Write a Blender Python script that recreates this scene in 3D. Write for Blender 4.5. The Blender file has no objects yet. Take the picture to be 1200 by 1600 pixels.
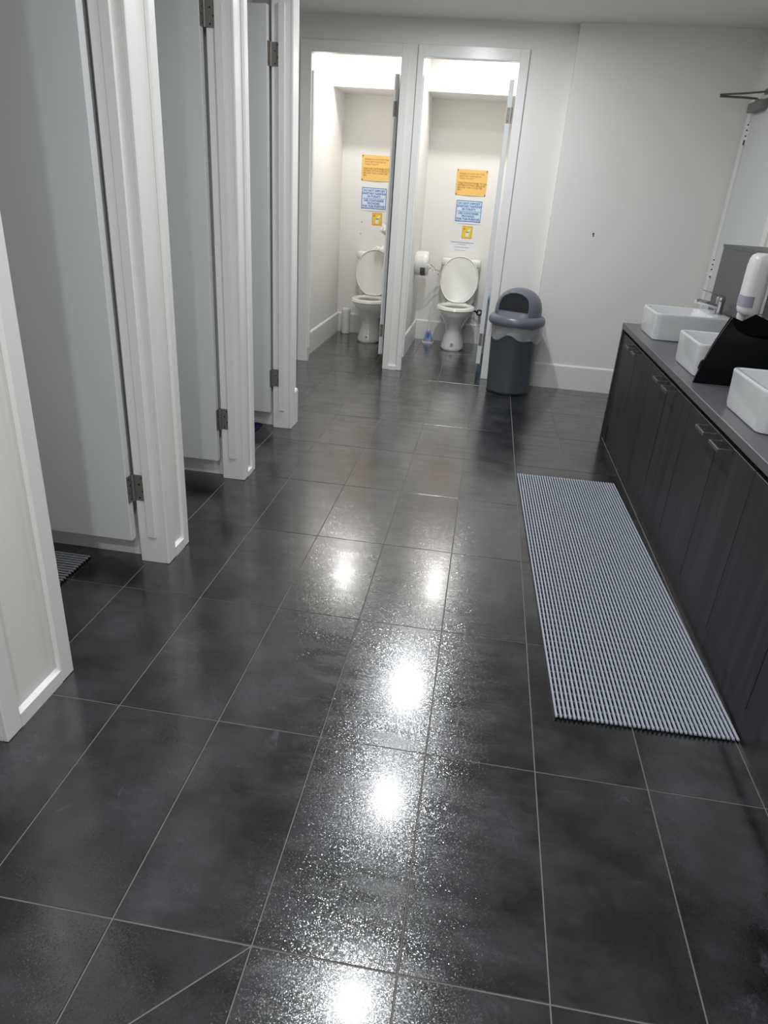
import bpy, bmesh, math, random
from mathutils import Vector, Matrix
random.seed(7)
sc = bpy.context.scene
col = sc.collection
PI = math.pi

# ------------------------------------------------------------------ camera
F, YAW, PITCH, ROLL = 1066.116, -0.120045, -0.4377036, 0.07074453
CAM = Vector((0.30996, -0.845131, 1.403019))
fw = Vector((math.sin(YAW)*math.cos(PITCH), math.cos(YAW)*math.cos(PITCH), math.sin(PITCH)))
r0 = Vector((math.cos(YAW), -math.sin(YAW), 0)); u0 = r0.cross(fw)
rr = r0*math.cos(ROLL)+u0*math.sin(ROLL); uu = -r0*math.sin(ROLL)+u0*math.cos(ROLL)
cd = bpy.data.cameras.new('camera'); cam = bpy.data.objects.new('camera', cd); col.objects.link(cam)
cd.sensor_fit = 'HORIZONTAL'; cd.sensor_width = 36; cd.lens = 36*F/1200; cd.clip_start = .02
cam.matrix_world = Matrix(((rr.x, uu.x, -fw.x, CAM.x), (rr.y, uu.y, -fw.y, CAM.y), (rr.z, uu.z, -fw.z, CAM.z), (0, 0, 0, 1)))
sc.camera = cam

# ------------------------------------------------------------------ world, exposure, ceiling lamps
w = bpy.data.worlds.new('world'); sc.world = w; w.use_nodes = True
w.node_tree.nodes['Background'].inputs[0].default_value = (.5, .5, .5, 1)
w.node_tree.nodes['Background'].inputs[1].default_value = .05
sc.view_settings.view_transform = 'Standard'; sc.view_settings.look = 'None'
sc.view_settings.gamma = 1; sc.view_settings.exposure = -0.07
sc.view_settings.use_curve_mapping = False
ROOM_W, STALL_W = 19.0, 12.5
ROOM_COL, STALL_COL = (.945, .975, 1.0), (1.0, .985, .955)
LAMPS = [(.06, 1.34, ROOM_W*.70, ROOM_COL), (.05, 2.72, ROOM_W*.80, ROOM_COL), (.04, 3.97, ROOM_W*1.35, ROOM_COL), (.07, .0, ROOM_W*.80, ROOM_COL),
         (.07, -1.3, ROOM_W*1.35, ROOM_COL), (-.89, 5.76, STALL_W, STALL_COL), (.14, 5.76, STALL_W, STALL_COL)]

# ------------------------------------------------------------------ helpers
ORG = {}
def tag(o, label=None, cat=None, group=None, kind=None):
    if label: o['label'] = label
    if cat: o['category'] = cat
    if group: o['group'] = group
    if kind: o['kind'] = kind
    return o
def empty(name, loc, label=None, cat=None, group=None, kind=None, parent=None, rotz=0):
    o = bpy.data.objects.new(name, None); col.objects.link(o)
    o.empty_display_size = .1
    if parent is not None:
        o.parent = parent; o.location = Vector(loc)-ORG[parent.name]
    else:
        o.location = loc
    o.rotation_euler.z = rotz
    ORG[o.name] = Vector(loc)
    return tag(o, label, cat, group, kind)
def link(name, me, parent=None, at=(0, 0, 0)):
    o = bpy.data.objects.new(name, me); col.objects.link(o)
    at = Vector(at)
    if parent is not None:
        o.parent = parent; o.location = at-ORG[parent.name]
    else:
        o.location = at
    ORG[o.name] = at
    return o
def obj(name, bm, m, parent=None, smooth=False, label=None, cat=None, group=None, kind=None, angle=None):
    bmesh.ops.recalc_face_normals(bm, faces=bm.faces)
    vs = [v.co for v in bm.verts]
    lo = Vector((min(v.x for v in vs), min(v.y for v in vs), min(v.z for v in vs)))
    hi = Vector((max(v.x for v in vs), max(v.y for v in vs), max(v.z for v in vs)))
    o0 = Vector(((lo.x+hi.x)/2, (lo.y+hi.y)/2, lo.z))
    bmesh.ops.translate(bm, verts=bm.verts, vec=-o0)
    me = bpy.data.meshes.new(name); bm.to_mesh(me); bm.free()
    if smooth:
        for p in me.polygons: p.use_smooth = True
        me.set_sharp_from_angle(angle=angle or math.radians(40))
    me.materials.append(m)
    o = link(name, me, parent, o0)
    return tag(o, label, cat, group, kind)
def box(bm, x0, x1, y0, y1, z0, z1, bev=0, seg=2):
    x0, x1 = min(x0, x1), max(x0, x1); y0, y1 = min(y0, y1), max(y0, y1); z0, z1 = min(z0, z1), max(z0, z1)
    v = [bm.verts.new(c) for c in ((x0, y0, z0), (x1, y0, z0), (x1, y1, z0), (x0, y1, z0), (x0, y0, z1), (x1, y0, z1), (x1, y1, z1), (x0, y1, z1))]
    fs = [bm.faces.new([v[i] for i in q]) for q in ((0, 3, 2, 1), (4, 5, 6, 7), (0, 1, 5, 4), (1, 2, 6, 5), (2, 3, 7, 6), (3, 0, 4, 7))]
    if bev:
        es = set(e for f in fs for e in f.edges)
        bmesh.ops.bevel(bm, geom=list(es), offset=bev, segments=seg, affect='EDGES', profile=.5)
    return bm
def B(*a, **k): return box(bmesh.new(), *a, **k)
def loft(bm, rings, cap0=True, cap1=True, closed=True):
    V = [[bm.verts.new(p) for p in r] for r in rings]
    n = len(V[0])
    for a, b in zip(V, V[1:]):
        for i in range(n if closed else n-1):
            j = (i+1) % n
            bm.faces.new((a[i], a[j], b[j], b[i]))
    if cap0: bm.faces.new(V[0][::-1])
    if cap1: bm.faces.new(V[-1])
    return V
def ell(cx, cy, z, rx, ry, n=32):
    return [(cx+rx*math.cos(2*PI*i/n), cy+ry*math.sin(2*PI*i/n), z) for i in range(n)]
def egg(cx, cy, z, rx, ryf, ryb, n=40, pw=2.0):
    out = []
    for i in range(n):
        t = 2*PI*i/n; c, s = math.cos(t), math.sin(t)
        out.append((cx+rx*math.copysign(abs(c)**(2/pw), c), cy+(ryb if s > 0 else ryf)*math.copysign(abs(s)**(2/pw), s), z))
    return out
def lathe(bm, prof, cx, cy, n=40, cap0=True, cap1=True):
    return loft(bm, [ell(cx, cy, z, r, r, n) for r, z in prof], cap0, cap1)
def rrect(x0, x1, y0, y1, z, r, n=6):
    pts = []
    for cx, cy, a0 in ((x1-r, y1-r, 0), (x0+r, y1-r, PI/2), (x0+r, y0+r, PI), (x1-r, y0+r, 3*PI/2)):
        for i in range(n+1):
            a = a0+PI/2*i/n; pts.append((cx+r*math.cos(a), cy+r*math.sin(a), z))
    return pts
def tube(bm, pts, r, n=10, caps=True):
    pts = [Vector(p) for p in pts]; rings = []; up = None
    for i, p in enumerate(pts):
        t = (pts[min(i+1, len(pts)-1)]-pts[max(i-1, 0)]).normalized()
        if up is None:
            up = Vector((0, 0, 1)) if abs(t.z) < .9 else Vector((1, 0, 0))
        s = t.cross(up).normalized(); up = s.cross(t).normalized()
        rad = r[i] if isinstance(r, (list, tuple)) else r
        rings.append([p+s*rad*math.cos(2*PI*k/n)+up*rad*math.sin(2*PI*k/n) for k in range(n)])
    loft(bm, rings, caps, caps); return bm
def cylx(bm, x0, x1, cy, cz, r, n=24, bev=0):
    prof = [(x0, r-bev), (x0+bev*.3, r-bev*.3), (x0+bev, r), (x1-bev, r), (x1-bev*.3, r-bev*.3), (x1, r-bev)] if bev else [(x0, r), (x1, r)]
    loft(bm, [[(x, cy+q*math.cos(2*PI*i/n), cz+q*math.sin(2*PI*i/n)) for i in range(n)] for x, q in prof]); return bm
def cyly(bm, y0, y1, cx, cz, r, n=16):
    loft(bm, [[(cx+r*math.cos(2*PI*i/n), y, cz+r*math.sin(2*PI*i/n)) for i in range(n)] for y in (y0, y1)]); return bm
def prism_y(bm, poly, y0, y1):
    loft(bm, [[(x, y, z) for x, z in poly] for y in (y0, y1)]); return bm
def copy_tree(o, parent=None, dx=None):
    c = o.copy(); col.objects.link(c)
    if parent is not None:
        c.parent = parent; c.matrix_parent_inverse = o.matrix_parent_inverse
    for ch in [q for q in o.children]: copy_tree(ch, c)
    return c
def text(name, body, size, at, m, parent, align='CENTER', plane='xz', bold=0.0, spacing=1.0):
    cu = bpy.data.curves.new(name, 'FONT'); cu.body = body; cu.size = size; cu.align_x = align; cu.align_y = 'CENTER'
    cu.extrude = .0003; cu.offset = bold; cu.space_line = spacing; cu.resolution_u = 2
    t = bpy.data.objects.new(name, cu); col.objects.link(t)
    dg = bpy.context.evaluated_depsgraph_get()
    me = bpy.data.meshes.new_from_object(t.evaluated_get(dg))
    bpy.data.objects.remove(t)
    me.transform(Matrix.Rotation(PI/2, 4, 'X'))
    me.materials.clear(); me.materials.append(m)
    return link(name, me, parent, at)

# ------------------------------------------------------------------ materials
def srgb(r, g, b):
    f = lambda c: (c/255/12.92) if c/255 <= .04045 else ((c/255+.055)/1.055)**2.4
    return (f(r), f(g), f(b), 1)
def mat(name, c, rough=.5, metal=0, spec=.5, var=0, vscale=8, bump=0, bscale=200, ior=None, alpha=None, trans=0, coat=0, emis=None, rvar=0):
    m = bpy.data.materials.new(name); m.use_nodes = True
    nt = m.node_tree; N = nt.nodes; L = nt.links; p = N['Principled BSDF']
    p.inputs['Base Color'].default_value = c; p.inputs['Roughness'].default_value = rough
    p.inputs['Metallic'].default_value = metal; p.inputs['Specular IOR Level'].default_value = spec
    if ior: p.inputs['IOR'].default_value = ior
    if alpha is not None: p.inputs['Alpha'].default_value = alpha
    if trans: p.inputs['Transmission Weight'].default_value = trans
    if coat: p.inputs['Coat Weight'].default_value = coat
    if emis: p.inputs['Emission Color'].default_value = emis[0]; p.inputs['Emission Strength'].default_value = emis[1]
    g = N.new('ShaderNodeNewGeometry')
    if var or rvar:
        nz = N.new('ShaderNodeTexNoise'); nz.inputs['Scale'].default_value = vscale; nz.inputs['Detail'].default_value = 5
        L.new(g.outputs['Position'], nz.inputs['Vector'])
    if var:
        mx = N.new('ShaderNodeMix'); mx.data_type = 'RGBA'
        mx.inputs[6].default_value = tuple(min(1, q*(1-var)) for q in c[:3])+(1,); mx.inputs[7].default_value = tuple(min(1, q*(1+var)) for q in c[:3])+(1,)
        L.new(nz.outputs['Fac'], mx.inputs[0]); L.new(mx.outputs[2], p.inputs['Base Color'])
    if rvar:
        mr = N.new('ShaderNodeMapRange'); mr.inputs[3].default_value = rough-rvar; mr.inputs[4].default_value = rough+rvar
        L.new(nz.outputs['Fac'], mr.inputs[0]); L.new(mr.outputs[0], p.inputs['Roughness'])
    if bump:
        nb = N.new('ShaderNodeTexNoise'); nb.inputs['Scale'].default_value = bscale; nb.inputs['Detail'].default_value = 2
        bp = N.new('ShaderNodeBump'); bp.inputs['Strength'].default_value = bump; bp.inputs['Distance'].default_value = .002
        L.new(g.outputs['Position'], nb.inputs['Vector']); L.new(nb.outputs['Fac'], bp.inputs['Height']); L.new(bp.outputs[0], p.inputs['Normal'])
    return m
M = {}
M['wall'] = mat('wall_paint', srgb(236, 234, 230), .55, var=.015, vscale=3, bump=.05, bscale=150)
M['ceiling'] = mat('ceiling_paint', srgb(236, 235, 232), .8, var=.01, vscale=2)
M['trim'] = mat('gloss_trim_paint', srgb(236, 236, 233), .3, var=.015, vscale=6)
M['door'] = mat('door_laminate', srgb(218, 220, 221), .4, var=.01, vscale=3)
M['steel'] = mat('brushed_steel', srgb(138, 134, 129), .5, .55, bump=.08, bscale=600)
M['screw'] = mat('screw_metal', srgb(60, 58, 56), .4, 1)
M['chrome'] = mat('chrome', srgb(205, 207, 212), .08, 1)
M['ceramic'] = mat('white_ceramic', srgb(232, 232, 229), .12, coat=.3)
M['basin'] = mat('basin_ceramic', srgb(226, 227, 229), .15, coat=.3)
M['seat'] = mat('white_seat_plastic', srgb(236, 235, 230), .2)
M['white_plastic'] = mat('white_plastic', srgb(230, 229, 226), .3)
M['lavender'] = mat('lavender_window', srgb(158, 159, 174), .3)
M['grey_window'] = mat('grey_window', srgb(96, 88, 84), .3)
M['paper'] = mat('tissue_paper', srgb(240, 238, 234), .8)
M['bin'] = mat('slate_bin_plastic', srgb(82, 88, 96), .38, var=.03, vscale=12, bump=.04, bscale=400)
M['bin_lid'] = mat('grey_lid_plastic', srgb(104, 108, 118), .3)
M['bin_dark'] = mat('black_flap', srgb(22, 23, 28), .4)
M['liner'] = mat('clear_liner', srgb(225, 226, 226), .3, alpha=.32)
M['worktop'] = mat('grey_laminate_worktop', srgb(98, 98, 101), .38, var=.05, vscale=60)
M['panel'] = mat('grey_laminate_panel', srgb(86, 86, 88), .45, var=.03, vscale=40)
M['black'] = mat('black_gloss_plastic', srgb(9, 13, 15), .18, spec=.28)
M['blackrubber'] = mat('black_rubber', srgb(16, 17, 20), .55)
M['handle'] = mat('gunmetal_handle', srgb(118, 119, 120), .35, .7)
M['matgrey'] = mat('grey_mat_bar', srgb(176, 182, 194), .5, var=.05, vscale=50)
M['matdark'] = mat('dark_stripe_bar', srgb(150, 152, 156), .5)
M['matrib'] = mat('grey_rib', srgb(84, 87, 92), .6)
M['bluemat'] = mat('dark_blue_rubber', srgb(24, 34, 84), .5)
M['orange'] = mat('orange_paper', srgb(240, 196, 112), .7, var=.02)
M['brown'] = mat('brown_ink', srgb(176, 140, 76), .7)
M['pin'] = mat('pin_brown', srgb(120, 100, 80), .5)
M['white_sheet'] = mat('white_sheet', srgb(232, 234, 238), .6)
M['paleblue'] = mat('pale_blue_sheet', srgb(214, 228, 244), .5)
M['blueink'] = mat('blue_ink', srgb(58, 112, 190), .6)
M['yellow'] = mat('yellow_sheet', srgb(240, 205, 40), .5)
M['orangeink'] = mat('orange_ink', srgb(226, 150, 70), .5)
M['greyink'] = mat('grey_ink', srgb(140, 140, 138), .6)
M['brush_blue'] = mat('blue_brush_plastic', srgb(136, 152, 194), .3, alpha=.88)
M['skyblue'] = mat('sanitary_bin_plastic', srgb(150, 175, 195), .4)
M['stain'] = mat('brown_label', srgb(190, 170, 140), .6)
M['grout'] = mat('grout', srgb(120, 116, 109), .8, var=.2, vscale=15)

def vec_scale(nt, src, s):
    mp = nt.nodes.new('ShaderNodeMapping'); mp.inputs['Scale'].default_value = s
    nt.links.new(src, mp.inputs[0]); return mp.outputs[0]
def floor_mat():
    m = bpy.data.materials.new('slate_floor_tile'); m.use_nodes = True
    nt = m.node_tree; N = nt.nodes; L = nt.links; p = N['Principled BSDF']
    g = N.new('ShaderNodeNewGeometry'); oi = N.new('ShaderNodeObjectInfo')
    ad = N.new('ShaderNodeVectorMath'); ad.operation = 'ADD'
    sc_ = N.new('ShaderNodeVectorMath'); sc_.operation = 'SCALE'; sc_.inputs[0].default_value = (7, 13, 5)
    L.new(oi.outputs['Random'], sc_.inputs['Scale']); L.new(g.outputs['Position'], ad.inputs[0]); L.new(sc_.outputs[0], ad.inputs[1])
    n1 = N.new('ShaderNodeTexNoise'); n1.inputs['Scale'].default_value = 4.5; n1.inputs['Detail'].default_value = 8; n1.inputs['Roughness'].default_value = .62
    L.new(ad.outputs[0], n1.inputs['Vector'])
    n2 = N.new('ShaderNodeTexNoise'); n2.inputs['Scale'].default_value = 30; n2.inputs['Detail'].default_value = 6; n2.inputs['Roughness'].default_value = .7
    L.new(vec_scale(nt, ad.outputs[0], (.35, 1.6, 1)), n2.inputs['Vector'])
    r1 = N.new('ShaderNodeValToRGB')
    r1.color_ramp.elements[0].position = .40; r1.color_ramp.elements[0].color = srgb(14, 15, 17)
    r1.color_ramp.elements[1].position = .70; r1.color_ramp.elements[1].color = srgb(60, 61, 65)
    L.new(n1.outputs['Fac'], r1.inputs[0])
    mx = N.new('ShaderNodeMix'); mx.data_type = 'RGBA'; mx.blend_type = 'MULTIPLY'; mx.inputs[0].default_value = .55
    r2 = N.new('ShaderNodeValToRGB'); r2.color_ramp.elements[0].position = .3; r2.color_ramp.elements[0].color = (.6, .6, .6, 1)
    r2.color_ramp.elements[1].position = .7; r2.color_ramp.elements[1].color = (1.25, 1.25, 1.25, 1)
    L.new(n2.outputs['Fac'], r2.inputs[0]); L.new(r1.outputs[0], mx.inputs[6]); L.new(r2.outputs[0], mx.inputs[7])
    mb = N.new('ShaderNodeMapRange'); mb.inputs[3].default_value = .88; mb.inputs[4].default_value = 1.12
    L.new(oi.outputs['Random'], mb.inputs[0])
    m2 = N.new('ShaderNodeVectorMath'); m2.operation = 'SCALE'; L.new(mx.outputs[2], m2.inputs[0]); L.new(mb.outputs[0], m2.inputs['Scale'])
    # pale dried water marks with an edge of their own
    n5 = N.new('ShaderNodeTexNoise'); n5.inputs['Scale'].default_value = 5.5; n5.inputs['Detail'].default_value = 9; n5.inputs['Roughness'].default_value = .68; n5.inputs['Distortion'].default_value = 1.2
    L.new(g.outputs['Position'], n5.inputs['Vector'])
    dm = N.new('ShaderNodeMapRange'); dm.inputs[1].default_value = .61; dm.inputs[2].default_value = .70; dm.inputs[4].default_value = .5; L.new(n5.outputs['Fac'], dm.inputs[0])
    dx = N.new('ShaderNodeMix'); dx.data_type = 'RGBA'; dx.inputs[7].default_value = srgb(84, 86, 90)
    L.new(dm.outputs[0], dx.inputs[0]); L.new(m2.outputs[0], dx.inputs[6]); L.new(dx.outputs[2], p.inputs['Base Color'])
    # mopped streaks: patches with a thin film of water, drawn sideways
    n3 = N.new('ShaderNodeTexNoise'); n3.inputs['Scale'].default_value = 7; n3.inputs['Detail'].default_value = 7; n3.inputs['Roughness'].default_value = .6; n3.inputs['Distortion'].default_value = .6
    L.new(vec_scale(nt, g.outputs['Position'], (.7, 2.6, 1)), n3.inputs['Vector'])
    def rng(src, a, b, c, d):
        q = N.new('ShaderNodeMapRange'); q.inputs[1].default_value = a; q.inputs[2].default_value = b; q.inputs[3].default_value = c; q.inputs[4].default_value = d
        L.new(src, q.inputs[0]); return q.outputs[0]
    L.new(rng(n3.outputs['Fac'], .35, .65, .14, .24), p.inputs['Roughness'])
    p.inputs['IOR'].default_value = 1.75
    # thin film of mop water
    L.new(rng(n3.outputs['Fac'], .35, .62, .72, .42), p.inputs['Coat Weight'])
    p.inputs['Coat Roughness'].default_value = .15; p.inputs['Coat IOR'].default_value = 1.45
    # crystalline grain of the slate: small facets, each tilted a little, that glitter under the lamps
    vo = N.new('ShaderNodeTexVoronoi'); vo.inputs['Scale'].default_value = 500
    L.new(g.outputs['Position'], vo.inputs['Vector'])
    sb = N.new('ShaderNodeVectorMath'); sb.operation = 'SUBTRACT'; sb.inputs[1].default_value = (.5, .5, .5); L.new(vo.outputs['Color'], sb.inputs[0])
    ln = N.new('ShaderNodeVectorMath'); ln.operation = 'LENGTH'; L.new(sb.outputs[0], ln.inputs[0])
    k = N.new('ShaderNodeMath'); k.operation = 'MULTIPLY'; L.new(ln.outputs['Value'], k.inputs[0]); L.new(rng(n3.outputs['Fac'], .36, .64, .235, .14), k.inputs[1])
    fs = N.new('ShaderNodeVectorMath'); fs.operation = 'SCALE'; L.new(sb.outputs[0], fs.inputs[0]); L.new(k.outputs[0], fs.inputs['Scale'])
    fa = N.new('ShaderNodeVectorMath'); fa.operation = 'ADD'; L.new(fs.outputs[0], fa.inputs[0]); L.new(g.outputs['Normal'], fa.inputs[1])
    fn = N.new('ShaderNodeVectorMath'); fn.operation = 'NORMALIZE'; L.new(fa.outputs[0], fn.inputs[0])
    L.new(fn.outputs[0], p.inputs['Normal'])
    return m
M['tile'] = floor_mat()
def wood_mat():
    m = bpy.data.materials.new('charcoal_woodgrain'); m.use_nodes = True
    nt = m.node_tree; N = nt.nodes; L = nt.links; p = N['Principled BSDF']
    g = N.new('ShaderNodeNewGeometry')
    n = N.new('ShaderNodeTexNoise'); n.inputs['Scale'].default_value = 22; n.inputs['Detail'].default_value = 7; n.inputs['Distortion'].default_value = .3
    L.new(vec_scale(nt, g.outputs['Position'], (1, 1, .045)), n.inputs['Vector'])
    r = N.new('ShaderNodeValToRGB'); r.color_ramp.elements[0].position = .3; r.color_ramp.elements[0].color = srgb(26, 25, 27)
    r.color_ramp.elements[1].position = .72; r.color_ramp.elements[1].color = srgb(58, 56, 58)
    L.new(n.outputs['Fac'], r.inputs[0]); L.new(r.outputs[0], p.inputs['Base Color'])
    p.inputs['Roughness'].default_value = .42
    b = N.new('ShaderNodeBump'); b.inputs['Strength'].default_value = .12; b.inputs['Distance'].default_value = .001
    L.new(n.outputs['Fac'], b.inputs['Height']); L.new(b.outputs[0], p.inputs['Normal'])
    return m
M['wood'] = wood_mat()

# ------------------------------------------------------------------ dimensions
CZ = 2.55                       # ceiling
XL, XR = -2.35, 1.975           # outer left / right wall
Y0, YF, YB = -2.2, 5.06, 6.60   # wall behind camera, stall front plane, stall back wall
YR = 4.985                      # right part of the far wall
PX0, PX1 = -.926, -.826         # left partition core (trim stands proud to -.81)
HEAD = 2.315                    # opening head
PIERS = [(.40, .714), (1.40, 1.595), (2.308, 2.478), (3.192, 3.335)]

# ------------------------------------------------------------------ floor
fl = obj('floor', B(XL-.1, XR+.1, Y0-.1, YB+.1, -.12, -.0016), M['grout'], label='dark slate grey tiled floor with pale grout lines', kind='structure')
def tile_bm(pts, g=.0016, c=.0009):
    # polygon tile with a chamfered top edge
    n = len(pts); cx = sum(q[0] for q in pts)/n; cy = sum(q[1] for q in pts)/n
    def inset(d):
        out = []
        for i in range(n):
            p0, p1, p2 = Vector(pts[i-1]), Vector(pts[i]), Vector(pts[(i+1) % n])
            e1 = (p1-p0).normalized(); e2 = (p2-p1).normalized()
            n1 = Vector((-e1.y, e1.x)); n2 = Vector((-e2.y, e2.x))
            b = (n1+n2).normalized(); out.append(p1+b*(d/max(.2, b.dot(n1))))
        return out
    bm = bmesh.new(); a = inset(g); b = inset(g+c)
    loft(bm, [[(q.x, q.y, -.010) for q in a], [(q.x, q.y, -c) for q in a], [(q.x, q.y, 0) for q in b]])
    return bm
full = None
for i in range(-8, 7):
    for j in range(-4, 11):
        x0, y0 = i*.3, j*.6
        if i == -1 and j == -1:     # tile cut along a diagonal towards a drain
            obj('tile', tile_bm([(-.3, -.6), (0, -.6), (0, 0), (-.3, -.31)]), M['tile'], fl)
            obj('tile', tile_bm([(-.3, -.31), (0, 0), (-.3, 0)]), M['tile'], fl)
            continue
        if full is None:
            o = obj('tile', tile_bm([(x0, y0), (x0+.3, y0), (x0+.3, y0+.6), (x0, y0+.6)]), M['tile'], fl); full = o.data
        else:
            link('tile', full, fl, (x0+.15, y0+.3, -.01))

# ------------------------------------------------------------------ ceiling and walls
obj('ceiling', B(XL-.1, XR+.1, Y0-.1, YB+.1, CZ, CZ+.1), M['ceiling'], label='plain matt white ceiling', kind='structure')
def wall(name, boxes, label, m='wall'):
    bm = bmesh.new()
    for b in boxes: box(bm, *b)
    return obj(name, bm, M[m], label=label, kind='structure')
wall('wall_far_left', [(XL-.1, XL, Y0, YB, 0, CZ)], 'painted wall at the back of the left row of cubicles')
wall('wall_front', [(XL, XR, Y0-.1, Y0, 0, CZ)], 'painted wall behind the viewer')
wb = wall('wall_back', [(XL, .62, YB, YB+.1, 0, CZ)], 'cream painted back wall of the two far cubicles carrying the notices')
wall('wall_bulkhead', [(-1.25, .56, 6.10, YB, 2.225, CZ)], 'boxed bulkhead under the ceiling at the back of the far cubicles')
wr = wall('wall_far_right', [(.735, XR, YR, YR+.1, 0, CZ)], 'grey white far wall between bin and right corner')
wall('wall_right', [(XR, XR+.1, Y0, 4.02, 0, CZ), (XR, XR+.1, 4.885, YR+.1, 0, CZ), (XR, XR+.1, 4.02, 4.885, 2.13, CZ)], 'white right hand wall behind the vanity')
# the front of the far cubicles
OPB = [(-1.187, -.507), (-.345, .352)]
FY0, FY1 = YF+.012, YF+.068
wall('wall_cubicle_front', [(XL, OPB[0][0]-.02, FY0, FY1, 0, CZ), (OPB[0][1]+.02, OPB[1][0]-.02, FY0, FY1, 0, CZ), (OPB[1][1]+.02, .735, FY0, FY1, 0, CZ),
     (OPB[0][0]-.02, OPB[0][1]+.02, FY0, FY1, HEAD+.02, CZ), (OPB[1][0]-.02, OPB[1][1]+.02, FY0, FY1, HEAD+.02, CZ)], 'white front wall of the two far cubicles')
wall('wall_cubicle_left', [(-1.35, -1.25, FY1, YB, 0, CZ)], 'cream left side wall of the far left cubicle')
wall('wall_cubicle_divider', [(-.49, -.40, FY1, YB, 0, CZ)], 'cream divider between the two far cubicles')
wall('wall_cubicle_right', [(.56, .66, FY1, YB, 0, CZ)], 'cream right side wall of the far right cubicle')
# the left row of cubicles
def grow(a, b): return (a+.016, b-.016)
bx = [(PX0, PX1, Y0, -.33, 0, CZ)]
for a, b in PIERS: bx.append((PX0+.002, PX1, a+.016, b-(.016 if b < 3.3 else 0), 0, CZ))
for a, b in ((-.33, .416), (.698, 1.416), (1.579, 2.324), (2.462, 3.208)): bx.append((PX0+.002, PX1, a, b, HEAD+.018, CZ))
wall('wall_left', bx, 'white front wall of the left row of cubicles with door openings')
PART = []
for k, (a, b) in enumerate(PIERS):
    PART.append(a+.060)
    wall('wall_partition_%d' % (k+1), [(XL, PX0, a+.060, b-.03, 0, CZ)], ['white partition behind the nearest pier at the left edge', 'white partition behind the nearest open left door', 'white partition behind the middle open left door', 'white end partition behind the farthest open left door'][k])
wall('wall_alcove', [(PX0, PX1, 3.335, 3.36, 0, CZ)], 'end return of the left cubicle row')

# ------------------------------------------------------------------ baseboards
def skirting(name, axis, fixed, a, b, out, label, h=.20, t=.014):
    """axis 'x': runs along x at y=fixed, 'y': runs along y at x=fixed; out = direction the face points"""
    bm = bmesh.new()
    prof = [(0, 0), (t, 0), (t, h-.012), (t*.55, h-.002), (t*.25, h), (0, h)]
    if axis == 'x': loft(bm, [[(q, fixed+out*d, z) for d, z in prof] for q in (a, b)])
    else: loft(bm, [[(fixed+out*d, q, z) for d, z in prof] for q in (a, b)])
    return obj(name, bm, M['trim'], label=label, kind='structure')
skirting('baseboard_back_right', 'x', YR, .737, XR, -1, 'white skirting board along the far right wall')
skirting('baseboard_back_return', 'x', FY0, .42, .73, -1, 'white skirting board behind the bin')
skirting('baseboard_cubicle_left', 'y', -1.25, FY1, YB, 1, 'white skirting board on the left wall of the far left cubicle')
skirting('baseboard_cubicle_rear', 'x', YB, -1.235, -.49, -1, 'white skirting board behind the far left toilet')
skirting('baseboard_cubicle_rear_right', 'x', YB, -.385, .56, -1, 'white skirting board behind the far right toilet')
skirting('baseboard_cubicle_side', 'y', -.40, FY1+.01, YB, 1, 'white skirting board on the divider beside the toilet brush')
skirting('baseboard_alcove', 'y', PX1, 3.285, 3.36, 1, 'white skirting end at the last left pier', h=.225)
for k, ya in enumerate(PART[1:]):
    skirting('baseboard_left_%d' % (k+1), 'x', ya, XL, PX0, -1, ['white skirting board below the nearest left door', 'white skirting board below the middle left door', 'white skirting board below the farthest left door'][k], t=.012)

# ------------------------------------------------------------------ left door frames (jambs, stops, architraves)
def frame_left(n, y0, y1, label, near=(.06, .06)):
    """opening from y0 (near jamb face) to y1 (far jamb face)"""
    t = empty('trim_%d' % n, ((PX0+PX1)/2, (y0+y1)/2, 0), label, kind='structure')
    J = .016
    obj('jamb', B(PX0, PX1, y0-J, y0, 0, HEAD, bev=.0015, seg=1), M['trim'], t)
    obj('jamb', B(PX0, PX1, y1, y1+J, 0, HEAD, bev=.0015, seg=1), M['trim'], t)
    obj('head', B(PX0, PX1, y0-J, y1+J, HEAD, HEAD+.018), M['trim'], t)
    sx0, sx1 = -.888, -.853
    obj('door_stop', B(sx0, sx1, y0, y0+.012, .115, HEAD, bev=.002, seg=1), M['trim'], t)
    obj('door_stop', B(sx0, sx1, y1-.012, y1, .115, HEAD-.09, bev=.002, seg=1), M['trim'], t)
    A = -.810
    wn, wf = near
    obj('architrave', B(PX1, A, y0-wn, y0+.001, 0, HEAD+.075, bev=.003, seg=1), M['trim'], t)
    obj('architrave', B(PX1, A, y1-.001, y1+wf, 0, HEAD+.075, bev=.003, seg=1), M['trim'], t)
    obj('architrave', B(PX1, A, y0, y1, HEAD-.001, HEAD+.075, bev=.003, seg=1), M['trim'], t)
    return t
frame_left(1, -.31, .40, 'white door frame nearest the viewer at the left edge', (.06, .062))
frame_left(2, .714, 1.40, 'white door frame around the nearest open left cubicle', (.06, .066))
frame_left(3, 1.595, 2.308, 'white door frame around the middle open left cubicle', (.045, .058))
frame_left(4, 2.478, 3.192, 'white door frame around the farthest open left cubicle', (.045, .085))
for k, (a, b, d) in enumerate(((.462, .654, .047), (1.466, 1.55, .045), (2.366, 2.433, .03))):
    bm = bmesh.new()    # the little block that closes the groove between two architraves at the floor
    loft(bm, [[(PX1, y, 0), (-.8105, y, 0), (-.8105, y, d-.004), (PX1, y, d+.004)] for y in (a, b)])
    obj('trim_%d' % (8+k), bm, M['trim'], label=['white plinth block at the foot of the nearest pier', 'white plinth block at the foot of the second pier', 'white plinth block at the foot of the third pier'][k], kind='structure')

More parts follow.
